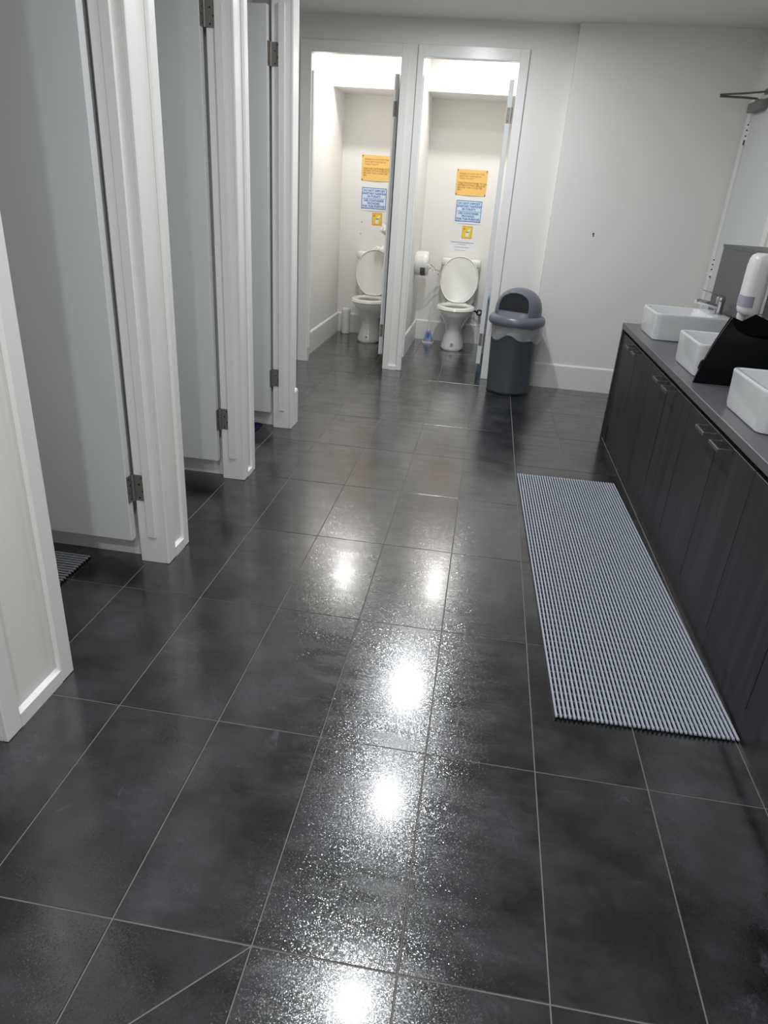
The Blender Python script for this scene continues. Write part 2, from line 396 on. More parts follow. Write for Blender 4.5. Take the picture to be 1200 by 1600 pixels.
# ------------------------------------------------------------------ hinges and left doors
def door_left(n, yj, label, wid=.675):
    """door hung on the far jamb yj, swung 90 degrees into the cubicle so that its face looks down the room"""
    t = empty('door_%d' % n, (PX0-.35, yj-.03, 0), label, kind='structure')
    x1 = PX0-.010; yd0, yd1 = yj-.042, yj-.006
    obj('leaf', B(x1-wid, x1, yd0, yd1, .108, 2.212, bev=.002, seg=1), M['door'], t)
    hx = x1+.007
    for z0 in (.268, 1.953):
        h = obj('hinge', B(hx-.004, hx+.045, yj-.0035, yj-.0002, z0, z0+.106), M['steel'], t, label='steel butt hinge')
        obj('hinge_leaf', B(x1, x1+.0032, yd0+.002, yd1-.002, z0, z0+.106), M['steel'], h)
        bm = bmesh.new(); lathe(bm, [(.0062, z0), (.0062, z0+.106)], hx, yj-.0075, 12)
        obj('pin', bm, M['steel'], h, smooth=True)
        for q, dz in enumerate((.012, .039, .067, .094)):
            bm = bmesh.new(); cyly(bm, yj-.0045, yj-.0030, hx+(.036 if q % 2 else .022), z0+dz, .0036, 10)
            obj('screw', bm, M['screw'], h)
        for q, dz in enumerate((.012, .039, .067, .094)):
            bm = bmesh.new(); cylx(bm, x1+.003, x1+.0042, yd0+(.012 if q % 2 else .02), z0+dz, .0032, 10)
            obj('screw', bm, M['screw'], h)
    return t
door_left(1, 1.40, 'pale grey cubicle door standing open, nearest on the left', .64)
door_left(2, 2.308, 'pale grey cubicle door standing open, middle of the left row')
door_left(3, 3.192, 'pale grey cubicle door standing open, farthest of the left row')

# ------------------------------------------------------------------ far cubicle frames and doors
def frame_back(n, x0, x1, a0, a1, label):
    t = empty('trim_%d' % n, ((x0+x1)/2, FY0, 0), label, kind='structure')
    J = .02
    obj('jamb', B(x0-J, x0, FY0, FY1, 0, HEAD), M['trim'], t)
    obj('jamb', B(x1, x1+J, FY0, FY1, 0, HEAD), M['trim'], t)
    obj('head', B(x0-J, x1+J, FY0, FY1, HEAD, HEAD+.02), M['trim'], t)
    obj('door_stop', B(x0, x0+.012, FY0+.014, FY0+.044, .11, 2.20, bev=.002, seg=1), M['trim'], t)
    y0 = YF-.012
    obj('architrave', B(a0, x0+.001, y0, FY0, 0, 2.392, bev=.003, seg=1), M['trim'], t)
    obj('architrave', B(x1-.001, a1, y0, FY0, 0, 2.392, bev=.003, seg=1), M['trim'], t)
    obj('architrave', B(x0, x1, y0, FY0, HEAD-.001, 2.392, bev=.003, seg=1), M['trim'], t)
    return t
frame_back(5, OPB[0][0], OPB[0][1], -1.272, -.457, 'white door frame of the far left cubicle')
frame_back(6, OPB[1][0], OPB[1][1], -.388, .418, 'white door frame of the far right cubicle')
bm = bmesh.new(); loft(bm, [[(x, FY0, 0), (x, YF-.0115, 0), (x, YF-.0115, .034), (x, FY0, .042)] for x in (-.457, -.388)])
obj('trim_11', bm, M['trim'], label='white plinth block at the foot of the post between the far cubicles', kind='structure')
def door_back(n, xj, label):
    t = empty('door_%d' % n, (xj-.03, FY1+.3, 0), label, kind='structure')
    xd1 = xj-.020; xd0 = xd1-.036; y0 = FY1+.006
    obj('leaf', B(xd0, xd1, y0, y0+.63, .108, 2.212, bev=.002, seg=1), M['door'], t)
    for z0 in (.262, 1.93):
        h = obj('hinge', B(xd0+.004, xd1-.006, y0-.0032, y0, z0, z0+.104), M['steel'], t, label='steel butt hinge')
        bm = bmesh.new(); lathe(bm, [(.006, z0), (.006, z0+.104)], xd1+.006, y0-.003, 12)
        obj('pin', bm, M['steel'], h, smooth=True)
        for dz in (.014, .052, .09):
            bm = bmesh.new(); cyly(bm, y0-.0042, y0-.0028, (xd0+xd1)/2, z0+dz, .0034, 10); obj('screw', bm, M['screw'], h)
    return t
door_back(4, OPB[0][1], 'white door of the far left cubicle swung inwards, seen edge on')
door_back(5, OPB[1][1], 'white door of the far right cubicle swung inwards, seen edge on')

# ------------------------------------------------------------------ right wall door with closer
t = empty('door_6', (XR, 4.45, 0), 'white door in the right wall near the far corner', kind='structure')
obj('leaf', B(XR-.008, XR+.035, 4.035, 4.870, .01, 2.105, bev=.002, seg=1), M['door'], t)
for z0, hh in ((1.86, .13), (.98, .13), (.2, .13)):
    bm = bmesh.new(); lathe(bm, [(.007, z0), (.007, z0+hh)], XR-.012, 4.8775, 12)
    h = obj('hinge', bm, M['trim'], t, smooth=True, label='painted butt hinge with worn dark gaps')
    obj('hinge_leaf', B(XR-.011, XR-.008, 4.845, 4.872, z0, z0+hh), M['trim'], h)
    for q in (.0, .05, .085, .118):
        bm = bmesh.new(); lathe(bm, [(.0076, z0+q), (.0076, z0+q+(.03 if q == 0 and z0 > 1.5 else .009))], XR-.012, 4.8775, 12); obj('worn_gap', bm, M['screw'], h)
t = empty('trim_7', (XR, 4.45, 0), 'white frame around the right wall door', kind='structure')
obj('jamb', B(XR, XR+.1, 4.020, 4.034, 0, 2.13), M['trim'], t); obj('jamb', B(XR, XR+.1, 4.871, 4.885, 0, 2.13), M['trim'], t)
obj('head', B(XR, XR+.1, 4.034, 4.871, 2.11, 2.13), M['trim'], t)
obj('architrave', B(XR-.016, XR, 4.882, 4.955, 0, 2.18, bev=.003, seg=1), M['trim'], t)
obj('architrave', B(XR-.016, XR, 3.95, 4.022, 0, 2.18, bev=.003, seg=1), M['trim'], t)
obj('architrave', B(XR-.016, XR, 4.022, 4.882, 2.112, 2.18, bev=.003, seg=1), M['trim'], t)
t = empty('door_closer', (XR-.03, 4.72, 2.04), 'silver hydraulic door closer with folded arm above the right wall door', 'door closer')
obj('body', B(XR-.062, XR-.0085, 4.58, 4.83, 2.045, 2.103, bev=.006), M['steel'], t, smooth=True)
bm = bmesh.new(); lathe(bm, [(.014, 2.101), (.014, 2.118), (.008, 2.122)], XR-.035, 4.74, 16); obj('spindle', bm, M['steel'], t, smooth=True)
bm = bmesh.new(); tube(bm, [(XR-.035, 4.74, 2.122), (1.86, 4.755, 2.127), (1.705, 4.775, 2.130)], .007, 8); obj('arm', bm, M['handle'], t, smooth=True)
bm = bmesh.new(); tube(bm, [(1.705, 4.775, 2.139), (1.85, 4.70, 2.145), (XR-.022, 4.62, 2.15)], .006, 8); obj('arm', bm, M['handle'], t, smooth=True)
obj('bracket', B(XR-.030, XR-.0155, 4.59, 4.65, 2.135, 2.165), M['handle'], t)
# ------------------------------------------------------------------ small wall marks
bm = bmesh.new(); cyly(bm, YR-.003, YR+.002, 1.07, 1.215, .007, 10); cyly(bm, YR-.003, YR+.002, 1.072, 1.20, .005, 10)
obj('screw_hole', bm, M['screw'], wr)
for x, z in ((-1.028, 1.112), (-1.035, 1.0)):
    bm = bmesh.new(); cyly(bm, YB-.002, YB+.002, x, z, .006, 8); obj('screw_hole', bm, M['greyink'], wb)

# ------------------------------------------------------------------ vanity: cabinets, worktop, upstand wall
VX, VTOP, VEND = 1.193, .751, 3.772
XB = 1.680
CABS = [(2.855, 3.652, 3.25), (2.06, 2.855, 2.455), (1.285, 2.06, 1.66), (.46, 1.285, .865)]
clab = ['charcoal woodgrain vanity cabinet at the far end, below the first basin', 'charcoal woodgrain vanity cabinet, second from the far end', 'charcoal woodgrain vanity cabinet with the nearest visible pair of handles', 'charcoal woodgrain vanity cabinet nearest the viewer, cut by the frame edge']
for k, (a, b, mid) in enumerate(CABS):
    t = empty('vanity_cabinet', ((VX+XB)/2, (a+b)/2, 0), clab[k], 'cabinet', 'vanity cabinets')
    obj('carcass', B(1.224, XB-.002, a+.002, b-.001, .108, VTOP-.045), M['wood'], t)
    obj('kickboard', B(1.212, 1.235, a+.001, b-.001, 0, .100), M['wood'], t)
    g = .0018
    for s, (d0, d1) in enumerate(((a, mid), (mid, b))):
        d = obj('cabinet_door', B(1.204, 1.223, d0+g, d1-g, .104, VTOP-.058, bev=.0012, seg=1), M['wood'], t)
        hc = (mid-.092) if s == 0 else (mid+.092)
        hz = .676
        bm = bmesh.new(); box(bm, 1.158, 1.166, hc-.056, hc+.056, hz-.008, hz+.005, bev=.001, seg=1)
        box(bm, 1.1655, 1.205, hc-.056, hc-.046, hz-.008, hz+.005); box(bm, 1.1655, 1.205, hc+.046, hc+.056, hz-.008, hz+.005)
        obj('handle', bm, M['handle'], d, label='gunmetal U shaped pull handle')
    if k == 0:
        obj('end_panel', B(VX+.002, XB-.002, 3.740, VEND-.002, 0, VTOP-.036), M['wood'], t)
        obj('filler', B(1.206, XB-.002, 3.653, 3.739, 0, VTOP-.058), M['wood'], t)
obj('worktop', B(VX, XB, .46, VEND, VTOP-.035, VTOP, bev=.002, seg=1), M['worktop'], label='grey laminate worktop running along the vanity', cat='worktop')
bm = bmesh.new(); box(bm, XB, XR, .46, VEND, 0, 1.235)
wv = obj('wall_vanity', bm, M['panel'], label='dark grey laminate upstand wall behind the basins', kind='structure')
obj('ledge', B(XB-.004, XR, .46, VEND+.004, 1.235, 1.252, bev=.001, seg=1), M['panel'], wv)

# basins
def make_basin():
    t = empty('basin', (1.458, 0, VTOP), None, 'basin', 'vessel basins on the vanity')
    x0, x1, hy = 1.250, 1.664, .190
    z0, z1 = VTOP, VTOP+.146
    bm = bmesh.new(); r = .035
    def R(i, z, rr_=None): return rrect(x0+i, x1-i, -hy+i, hy-i, z, max(.006, (rr_ if rr_ else r-i*.5)))
    rings = [R(.02, z0), R(.010, z0+.004), R(.006, z0+.02), R(.001, z1-.012), R(0, z1-.006), R(.002, z1-.001), R(.006, z1)]
    def I(i, z, back): return rrect(x0+i, x1-back, -hy+i, hy-i, z, .03)
    rings += [I(.013, z1, .1), I(.018, z1-.003, .105), I(.022, z1-.02, .110), I(.035, z1-.085, .125), I(.06, z1-.1, .15)]
    V = loft(bm, rings, True, True)
    obj('bowl', bm, M['basin'], t, smooth=True)
    bm = bmesh.new(); lathe(bm, [(.022, z1-.1005), (.022, z1-.097), (.015, z1-.096)], 1.43, 0, 20); obj('waste', bm, M['chrome'], t, smooth=True)
    return t
def make_tap():
    t = empty('mixer_tap', (1.622, 0, VTOP+.146), None, 'tap', 'mixer taps')
    z = VTOP+.146
    bm = bmesh.new(); lathe(bm, [(.026, z), (.026, z+.004), (.0225, z+.008), (.022, z+.062), (.024, z+.066), (.024, z+.088), (.018, z+.098), (.006, z+.1)], 1.622, 0, 24); obj('body', bm, M['chrome'], t, smooth=True)
    bm = bmesh.new(); tube(bm, [(1.615, 0, z+.040), (1.56, 0, z+.052), (1.505, 0, z+.062), (1.492, 0, z+.060)], [.017, .0145, .0125, .011], 14); obj('spout', bm, M['chrome'], t, smooth=True)
    bm = bmesh.new(); cylx(bm, 1.486, 1.494, 0, z+.058, .0095, 14); obj('aerator', bm, M['white_plastic'], t, smooth=True)
    bm = bmesh.new()
    loft(bm, [[(1.628, -.018, z+.090), (1.628, .018, z+.090), (1.628, .018, z+.103), (1.628, -.018, z+.103)],
              [(1.59, -.016, z+.100), (1.59, .016, z+.100), (1.59, .016, z+.109), (1.59, -.016, z+.109)],
              [(1.54, -.011, z+.116), (1.54, .011, z+.116), (1.54, .011, z+.121), (1.54, -.011, z+.121)],
              [(1.512, -.009, z+.121), (1.512, .009, z+.121), (1.512, .009, z+.125), (1.512, -.009, z+.125)]])
    obj('lever', bm, M['chrome'], t, smooth=True)
    return t
b0 = make_basin(); t0 = make_tap()
blab = ['white rectangular vessel basin at the far end, with a chrome tap', 'white rectangular vessel basin partly hidden by the black holder', 'white rectangular vessel basin nearest the viewer, cut by the right edge']
tlab = ['chrome mixer tap on the far basin', 'chrome mixer tap on the basin behind the black holder', 'chrome mixer tap on the nearest basin outside the frame']
for k, yc in enumerate((3.385, 2.497, 1.678)):
    for proto, labs in ((b0, blab), (t0, tlab)):
        o = proto if k == 0 else copy_tree(proto)
        o.location.y = yc; o['label'] = labs[k]

# soap dispenser
t = empty('soap_dispenser', (XB-.05, 2.93, .90), 'white wall mounted soap dispenser with lavender window beside the far basin', 'soap dispenser')
SX0, SX1, SY0, SY1 = 1.576, XB-.012, 2.880, 3.004
bm = bmesh.new()
def sring(z, i, r=.03): return rrect(SX0+i, SX1, SY0+i*.7, SY1-i*.7, z, r)
loft(bm, [sring(.962, .016), sring(.968, .008), sring(.985, .002), sring(1.02, 0), sring(1.19, .0), sring(1.222, .003), sring(1.240, .010), sring(1.250, .024)])
bd = obj('cover', bm, M['white_plastic'], t, smooth=True)
bm = bmesh.new(); loft(bm, [rrect(SX0-.0012, SX0+.066, SY0-.0012, SY1+.0012, z, .03) for z in (1.0, 1.052)])
obj('window', bm, M['lavender'], t, smooth=True)
obj('back_plate', B(SX1, XB-.0005, SY0+.006, SY1-.006, .93, 1.245, bev=.004), M['white_plastic'], t, smooth=True)
bm = bmesh.new(); lathe(bm, [(.012, .905), (.017, .912), (.017, .935), (.021, .945), (.021, .963)], 1.606, 2.962, 20); obj('nozzle', bm, M['white_plastic'], t, smooth=True)
bm = bmesh.new(); prism_y(bm, [(1.63, .962), (1.63, .935), (1.655, .915), (XB-.012, .915), (XB-.012, .962)], 2.90, 2.965); obj('bracket', bm, M['white_plastic'], t)

# black holder between the basins
t = empty('black_holder', (1.43, 2.25, VTOP), 'glossy black open topped plastic holder with curved front between two basins', 'holder')
fr = [(1.228, VTOP), (1.238, .80), (1.254, .86), (1.276, .93), (1.300, .99), (1.318, 1.032)]
near = [(1.316, 1.028), (1.332, .998), (1.352, .978), (1.40, .962), (1.46, .955), (1.62, .952)]
far = [(1.316, 1.028), (1.368, 1.016), (1.418, 1.046), (1.46, 1.030), (1.62, .97)]
bm = bmesh.new(); prism_y(bm, fr+near[1:]+[(1.62, VTOP)], 2.200, 2.204); obj('side', bm, M['black'], t, smooth=True)
bm = bmesh.new(); loft(bm, [[(x, 2.206+o+(x-1.228)*.18, z) for x, z in fr+far[1:]+[(1.62, VTOP)]] for o in (0, .004)]); obj('side', bm, M['black'], t, smooth=True)
bm = bmesh.new(); prism_y(bm, fr+[(x+.004, z) for x, z in fr[::-1]], 2.204, 2.207); obj('front', bm, M['blackrubber'], t, smooth=True)
obj('base', B(1.24, 1.62, 2.204, 2.210, VTOP, VTOP+.004), M['black'], t)
obj('back', B(1.616, 1.62, 2.204, 2.276, VTOP, .95), M['black'], t)
bm = bmesh.new(); tube(bm, [(1.256, 2.214, .85), (1.246, 2.216, .843), (1.240, 2.216, .815), (1.244, 2.214, .805)], .004, 8); obj('clip', bm, M['blackrubber'], t, smooth=True)

# ------------------------------------------------------------------ duckboard mats
def mat_thing(name, cx, cy, L, W, rot, nb, ncross, label, barm, along='y', cat='mat', fill=.52):
    t = empty(name, (cx, cy, 0), label, cat, rotz=0)
    pitch = W/(nb-1)
    bw = pitch*fill
    def mk():
        bm = bmesh.new(); h = bw/2
        prof = [(-h, .0075), (-h, .0115), (-h*.6, .0135), (h*.6, .0135), (h, .0115), (h, .0075)]
        if along == 'y': loft(bm, [[(x, y, z) for x, z in prof] for y in (-L/2, L/2)])
        else: loft(bm, [[(y, x, z) for x, z in prof] for y in (-L/2, L/2)])
        bmesh.ops.recalc_face_normals(bm, faces=bm.faces)
        me = bpy.data.meshes.new('bar'); bm.to_mesh(me); bm.free(); me.materials.append(barm); return me
    me = mk()
    bm = bmesh.new(); h = bw*.5
    prof = [(-h, .0005), (-h, .0075), (h, .0075), (h, .0005)]
    if along == 'y': loft(bm, [[(x, y, z) for x, z in prof] for y in (-L/2-.001, L/2+.001)])
    else: loft(bm, [[(y, x, z) for x, z in prof] for y in (-L/2-.001, L/2+.001)])
    bmesh.ops.recalc_face_normals(bm, faces=bm.faces)
    me2 = bpy.data.meshes.new('rubber_foot'); bm.to_mesh(me2); bm.free(); me2.materials.append(M['blackrubber'])
    for i in range(nb):
        q = -W/2+i*pitch
        for nm, m_ in (('bar', me), ('rubber_rib', me2)):
            o = bpy.data.objects.new(nm, m_); col.objects.link(o); o.parent = t
            o.location = (q, 0, 0) if along == 'y' else (0, q, 0)
    bm = bmesh.new()
    for j in range(ncross):
        y = -L/2+.012+(L-.024)*j/(ncross-1)
        if along == 'y': box(bm, -W/2, W/2, y-.003, y+.003, .003, .0095)
        else: box(bm, y-.003, y+.003, -W/2, W/2, .003, .0095)
    o = obj('cross_ribs', bm, M['matrib'], None, kind='stuff')
    o.parent = t; o.location = (0, 0, .003)
    t.rotation_euler.z = rot
    return t
mat_thing('duckboard_mat', .908, 1.835, 2.005, .530, math.radians(1.75), 40, 58, 'long grey slatted duckboard mat on the floor before the vanity', M['matgrey'])
mat_thing('duckboard_mat', -1.42, 1.06, .59, .60, 0, 36, 12, 'dark slatted mat inside the nearest left cubicle', M['matdark'], along='x', fill=.30)
t = empty('floor_mat', (-1.3, 2.95, 0), 'dark blue ribbed mat inside the farthest left cubicle', 'mat')
obj('sheet', B(-1.62, -1.005, 2.66, 3.225, .0003, .006, bev=.002, seg=1), M['bluemat'], t)
for i in range(14):
    obj('rib', B(-1.61, -1.015, 2.68+i*.04, 2.70+i*.04, .006, .010), M['bluemat'], t)

# ------------------------------------------------------------------ swing bin
BX, BY = .577, 4.735
t = empty('swing_bin', (BX, BY, 0), 'slate grey domed swing bin with clear liner by the far wall', 'bin')
bm = bmesh.new(); lathe(bm, [(.160, .012), (.168, .016), (.171, .04), (.190, .52), (.196, .53), (.196, .545), (.186, .545), (.168, .06)], BX, BY, 48, True, True); obj('body', bm, M['bin'], t, smooth=True)
bm = bmesh.new(); lathe(bm, [(.166, 0), (.172, .003), (.172, .010), (.166, .014)], BX, BY, 48); obj('base_ring', bm, M['bin_dark'], t, smooth=True)
bm = bmesh.new(); lathe(bm, [(.192, .532), (.212, .536), (.220, .552), (.219, .575), (.210, .594), (.192, .604), (.181, .607)], BX, BY, 56, True, True); ld = obj('lid_rim', bm, M['bin_lid'], t, smooth=True)
ang = math.radians(20); nd = Vector((-math.sin(ang), -math.cos(ang)))
bm = bmesh.new()
prof = [(.181, .604), (.181, .64), (.178, .665), (.171, .695), (.158, .725), (.138, .752), (.112, .774), (.08, .791), (.045, .801), (.012, .805)]
rings = []
for r, z in prof:
    ring = []
    for x, y, zz in ell(0, 0, z, r, r, 72):
        v = Vector((x, y)); d = v.dot(nd); lim = .128-(z-.62)*.16
        if z > .618 and z < .79 and d > lim: v = v-nd*(d-lim)
        ring.append((BX+v.x, BY+v.y, z))
    rings.append(ring)
loft(bm, rings); obj('dome', bm, M['bin_lid'], t, smooth=True, angle=math.radians(25))
tv = Vector((-nd.y, nd.x))     # sideways on the flap
def onflap(s, z, out): 
    lim = .128-(z-.62)*.16+out
    return (BX+nd.x*lim+tv.x*s, BY+nd.y*lim+tv.y*s, z)
shape = [(-.120, .640), (.120, .640), (.116, .690), (.106, .726), (.084, .750), (.046, .768), (0, .774), (-.046, .768), (-.084, .750), (-.106, .726), (-.116, .690)]
bm = bmesh.new(); loft(bm, [[onflap(s, z, -.006) for s, z in shape], [onflap(s, z, .0015) for s, z in shape]]); obj('flap', bm, M['bin_dark'], t, label='black swing flap')
big = [(s*1.08, .702+(z-.702)*(1.06 if z > .7 else 1.28)) for s, z in shape]
bm = bmesh.new()
a = [[bm.verts.new(onflap(s, z, o)) for s, z in sh] for sh, o in ((big, .0), (big, .005), (shape, .005), (shape, .0))]
for r1, r2 in zip(a, a[1:]):
    for i in range(len(shape)):
        j = (i+1) % len(shape); bm.faces.new((r1[i], r1[j], r2[j], r2[i]))
obj('flap_frame', bm, M['bin_lid'], t)
bm = bmesh.new(); rings = []
n = 96
for q, z in enumerate((.540, .515, .49, .465, .44)):
    ring = []
    for i in range(n):
        a_ = 2*PI*i/n; wv_ = math.sin(a_*9+q)*.5+math.sin(a_*17+1.7*q)*.35+math.sin(a_*31+q*.6)*.15
        r = .200+.006*wv_*(q/4+.2)+.004*(q/4)
        zz = z+(q/4)*(.020*math.sin(a_*3+.6)+.014*math.sin(a_*7+2))
        ring.append((BX+r*math.cos(a_), BY+r*math.sin(a_), zz))
    rings.append(ring)
loft(bm, rings, False, False); obj('liner', bm, M['liner'], t, smooth=True, label='crumpled clear plastic bin liner')
bm = bmesh.new(); loft(bm, [[(BX+.196, BY-.03, .50), (BX+.199, BY+.03, .50)], [(BX+.206, BY-.026, .44), (BX+.212, BY+.02, .45)], [(BX+.214, BY-.012, .395), (BX+.217, BY+.0, .39)]], False, False, closed=False)
obj('liner_tail', bm, M['liner'], t, smooth=True)

# ------------------------------------------------------------------ toilets
def make_toilet():
    t = empty('toilet', (0, YB, 0), None, 'toilet', 'close coupled toilets in the far cubicles')
    bm = bmesh.new()
    rings = [egg(0, 6.28, 0, .112, .185, .21, pw=2.4), egg(0, 6.28, .010, .118, .19, .21, pw=2.4), egg(0, 6.28, .03, .116, .188, .21, pw=2.4), egg(0, 6.285, .09, .100, .17, .20, pw=2.3),
             egg(0, 6.29, .16, .082, .150, .19), egg(0, 6.28, .21, .084, .155, .19), egg(0, 6.26, .27, .110, .180, .20), egg(0, 6.24, .33, .145, .215, .21), egg(0, 6.22, .375, .168, .232, .22), egg(0, 6.22, .398, .172, .236, .22),
             egg(0, 6.22, .402, .166, .230, .21), egg(0, 6.215, .402, .150, .20, .178), egg(0, 6.215, .385, .150, .20, .185), egg(0, 6.21, .35, .135, .18, .16), egg(0, 6.21, .29, .09, .12, .11), egg(0, 6.22, .24, .055, .07, .06)]
    loft(bm, rings); pan = obj('pan', bm, M['ceramic'], t, smooth=True, angle=math.radians(60))
    bm = bmesh.new(); loft(bm, [rrect(-.10, .10, 6.40, YB-.015, .20, .03), rrect(-.14, .14, 6.40, YB-.015, .33, .03), rrect(-.155, .155, 6.40, YB-.015, .405, .03)])
    obj('pan_back', bm, M['ceramic'], t, smooth=True)
    bm = bmesh.new(); tube(bm, [(0, 6.46, .24), (0, 6.50, .14), (0, YB-.02, .10)], .048, 16); obj('trap', bm, M['ceramic'], t, smooth=True)
    bm = bmesh.new()
    sec = [(0, 0, .403), (.004, 0, .410), (.008, .0, .422), (.02, 0, .429), (.05, 0, .428), (.064, 0, .420), (.066, 0, .405)]
    rr_ = [egg(0, 6.215, z, .193-d, .252-d, .20-d*.8) for d, _, z in sec]
    loft(bm, rr_, False, False); n = 40
    obj('seat', bm, M['seat'], t, smooth=True)
    # lid raised against the cistern
    def lidring(y, s, off=0):
        out = []
        for i in range(40):
            a_ = 2*PI*i/40; c, q = math.cos(a_), math.sin(a_)
            wx = .190*s*math.copysign(abs(c)**(.95 if q > 0 else .62), c)
            zz = .658+(.218 if q > 0 else .228)*s*math.copysign(abs(q)**(1 if q > 0 else .72), q)
            k = max(0, (.60-zz))/.17; wx *= 1-.26*min(1, k)**1.3
            out.append((wx, y+(zz-.43)*.075+off, zz))
        return out
    bm = bmesh.new(); loft(bm, [lidring(6.372, .93), lidring(6.365, .975), lidring(6.370, 1), lidring(6.384, 1), lidring(6.390, .98)]); obj('lid', bm, M['seat'], t, smooth=True, angle=math.radians(35))
    bm = bmesh.new(); cylx(bm, -.10, -.06, 6.388, .425, .011, 14); cylx(bm, .06, .10, 6.388, .425, .011, 14); obj('hinge', bm, M['seat'], t, smooth=True)
    bm = bmesh.new(); loft(bm, [rrect(-.155, .155, 6.435, YB-.012, .405, .035), rrect(-.175, .175, 6.43, YB-.012, .45, .04), rrect(-.184, .184, 6.425, YB-.012, .775, .04)]); obj('cistern', bm, M['ceramic'], t, smooth=True)
    bm = bmesh.new(); loft(bm, [rrect(-.19, .19, 6.418, YB-.010, .776, .04), rrect(-.196, .196, 6.412, YB-.010, .785, .042), rrect(-.196, .196, 6.412, YB-.010, .828, .042), rrect(-.188, .188, 6.42, YB-.012, .842, .04), rrect(-.17, .17, 6.435, YB-.02, .848, .035)]); cl = obj('cistern_lid', bm, M['ceramic'], t, smooth=True)
    bm = bmesh.new(); lathe(bm, [(.026, .847), (.026, .853), (.02, .856)], 0, 6.51, 20); obj('flush_button', bm, M['chrome'], cl, smooth=True)
    return t
tp = make_toilet(); tp.location.x = .030; tp['label'] = 'white toilet with raised lid in the far right cubicle'
tl = copy_tree(tp); tl.location.x = -.835; tl['label'] = 'white toilet with raised lid in the far left cubicle'
ORG[tp.name] = Vector((.03, YB, 0)); ORG[tl.name] = Vector((-.835, YB, 0))
obj('sticker', B(.018, .048, 6.0955, 6.100, .035, .075), M['stain'], tp, label='worn brownish label on the foot')
obj('sticker', B(-.846, -.828, 6.0975, 6.102, .05, .062), M['greyink'], tl, label='small grey mark on the foot')

# stop valves with black hose
def valve(x, y, z, label, hose):
    t = empty('stop_valve', (x, y, z), label, 'valve', 'stop valves beside the toilets')
    bm = bmesh.new(); n = 24
    rings = []
    for i in range(n):
        a_ = 2*PI*i/n; c = Vector((math.cos(a_), 0, math.sin(a_)))
        rings.append([Vector((x, y, z))+c*(.026+.007*math.cos(2*PI*k/8))+Vector((0, .007*math.sin(2*PI*k/8), 0)) for k in range(8)])
    rings.append(rings[0]); loft(bm, rings, False, False); bmesh.ops.remove_doubles(bm, verts=bm.verts, dist=1e-6)
    obj('hand_wheel', bm, M['blackrubber'], t, smooth=True)
    bm = bmesh.new(); cyly(bm, y-.004, YB-.001, x, z, .011, 12); obj('stem', bm, M['chrome'], t, smooth=True)
    bm = bmesh.new(); box(bm, x-.027, x+.027, y-.003, y+.003, z-.004, z+.004); box(bm, x-.004, x+.004, y-.003, y+.003, z-.027, z+.027); obj('spoke', bm, M['blackrubber'], t)
    bm = bmesh.new(); tube(bm, hose, .009, 10); obj('hose', bm, M['blackrubber'], t, smooth=True)
    return t
valve(.268, 6.44, .345, 'black stop valve wheel beside the far right toilet', [(.262, 6.46, .345), (.235, 6.47, .345), (.200, 6.49, .36)])
valve(-.60, 6.46, .33, 'black hose and valve beside the far left toilet, half hidden by the door', [(-.605, 6.47, .33), (-.66, 6.46, .28), (-.70, 6.46, .235)])

# toilet roll dispensers and hanging paper
def dispenser(x, y, z, s, label):
    """drum shaped dispenser on a wall at x, standing out in direction s"""
    t = empty('paper_dispenser', (x, y, z-.112), label, 'paper dispenser', 'drum shaped paper dispensers')
    bm = bmesh.new(); n = 48; D = .128
    prof = [(0, .098), (.012, .108), (.03, .112), (.075, .113), (.078, .110), (.082, .113), (.112, .111), (.122, .104), (.128, .090)]
    loft(bm, [[(x+s*(.0005+d), y+q*math.cos(2*PI*i/n), z+q*math.sin(2*PI*i/n)) for i in range(n)] for d, q in prof])
    obj('drum', bm, M['white_plastic'], t, smooth=True)
    bm = bmesh.new(); rings = []
    for d in (.058, .105):
        rings.append([(x+s*d, y+q*math.cos(a_), z+q*math.sin(a_)) for q in (.110, .1150) for a_ in ([math.radians(195+i*7) for i in range(11)] if q == .110 else [math.radians(195+i*7) for i in range(10, -1, -1)])])
    loft(bm, rings); obj('window', bm, M['grey_window'], t, smooth=True)
    return t
def ribbon(name, pts, w, twist, label, cat='tissue', group='strips of tissue paper'):
    bm = bmesh.new(); P = [Vector(p) for p in pts]
    # smooth catmull-rom
    Q = []
    for i in range(len(P)-1):
        p0, p1, p2, p3 = P[max(i-1, 0)], P[i], P[i+1], P[min(i+2, len(P)-1)]
        for k in range(8):
            u = k/8; Q.append(.5*((2*p1)+(-p0+p2)*u+(2*p0-5*p1+4*p2-p3)*u*u+(-p0+3*p1-3*p2+p3)*u**3))
    Q.append(P[-1]); rings = []
    for i, p in enumerate(Q):
        tn = (Q[min(i+1, len(Q)-1)]-Q[max(i-1, 0)]).normalized()
        s = tn.cross(Vector((0, 1, 0))).normalized(); b = tn.cross(s)
        a_ = twist*i/len(Q)
        d = s*math.cos(a_)+b*math.sin(a_); nn = tn.cross(d)
        ww = w*(.75+.25*math.sin(i*.9))
        rings.append([p+d*ww*.5*q+nn*(.006*math.sin(q*4+i*.5)+o) for q, o in ((-1, .0006), (-.4, .0006), (.3, .0006), (1, .0006), (1, -.0006), (.3, -.0006), (-.4, -.0006), (-1, -.0006))])
    loft(bm, rings); return obj(name, bm, M['paper'], None, smooth=True, label=label, cat=cat, group=group)
dispenser(-.40, 6.17, .80, 1, 'white drum paper dispenser on the divider in the far right cubicle')
dispenser(-.49, 6.24, 1.02, -1, 'white drum paper dispenser in the far left cubicle, hidden by its door')
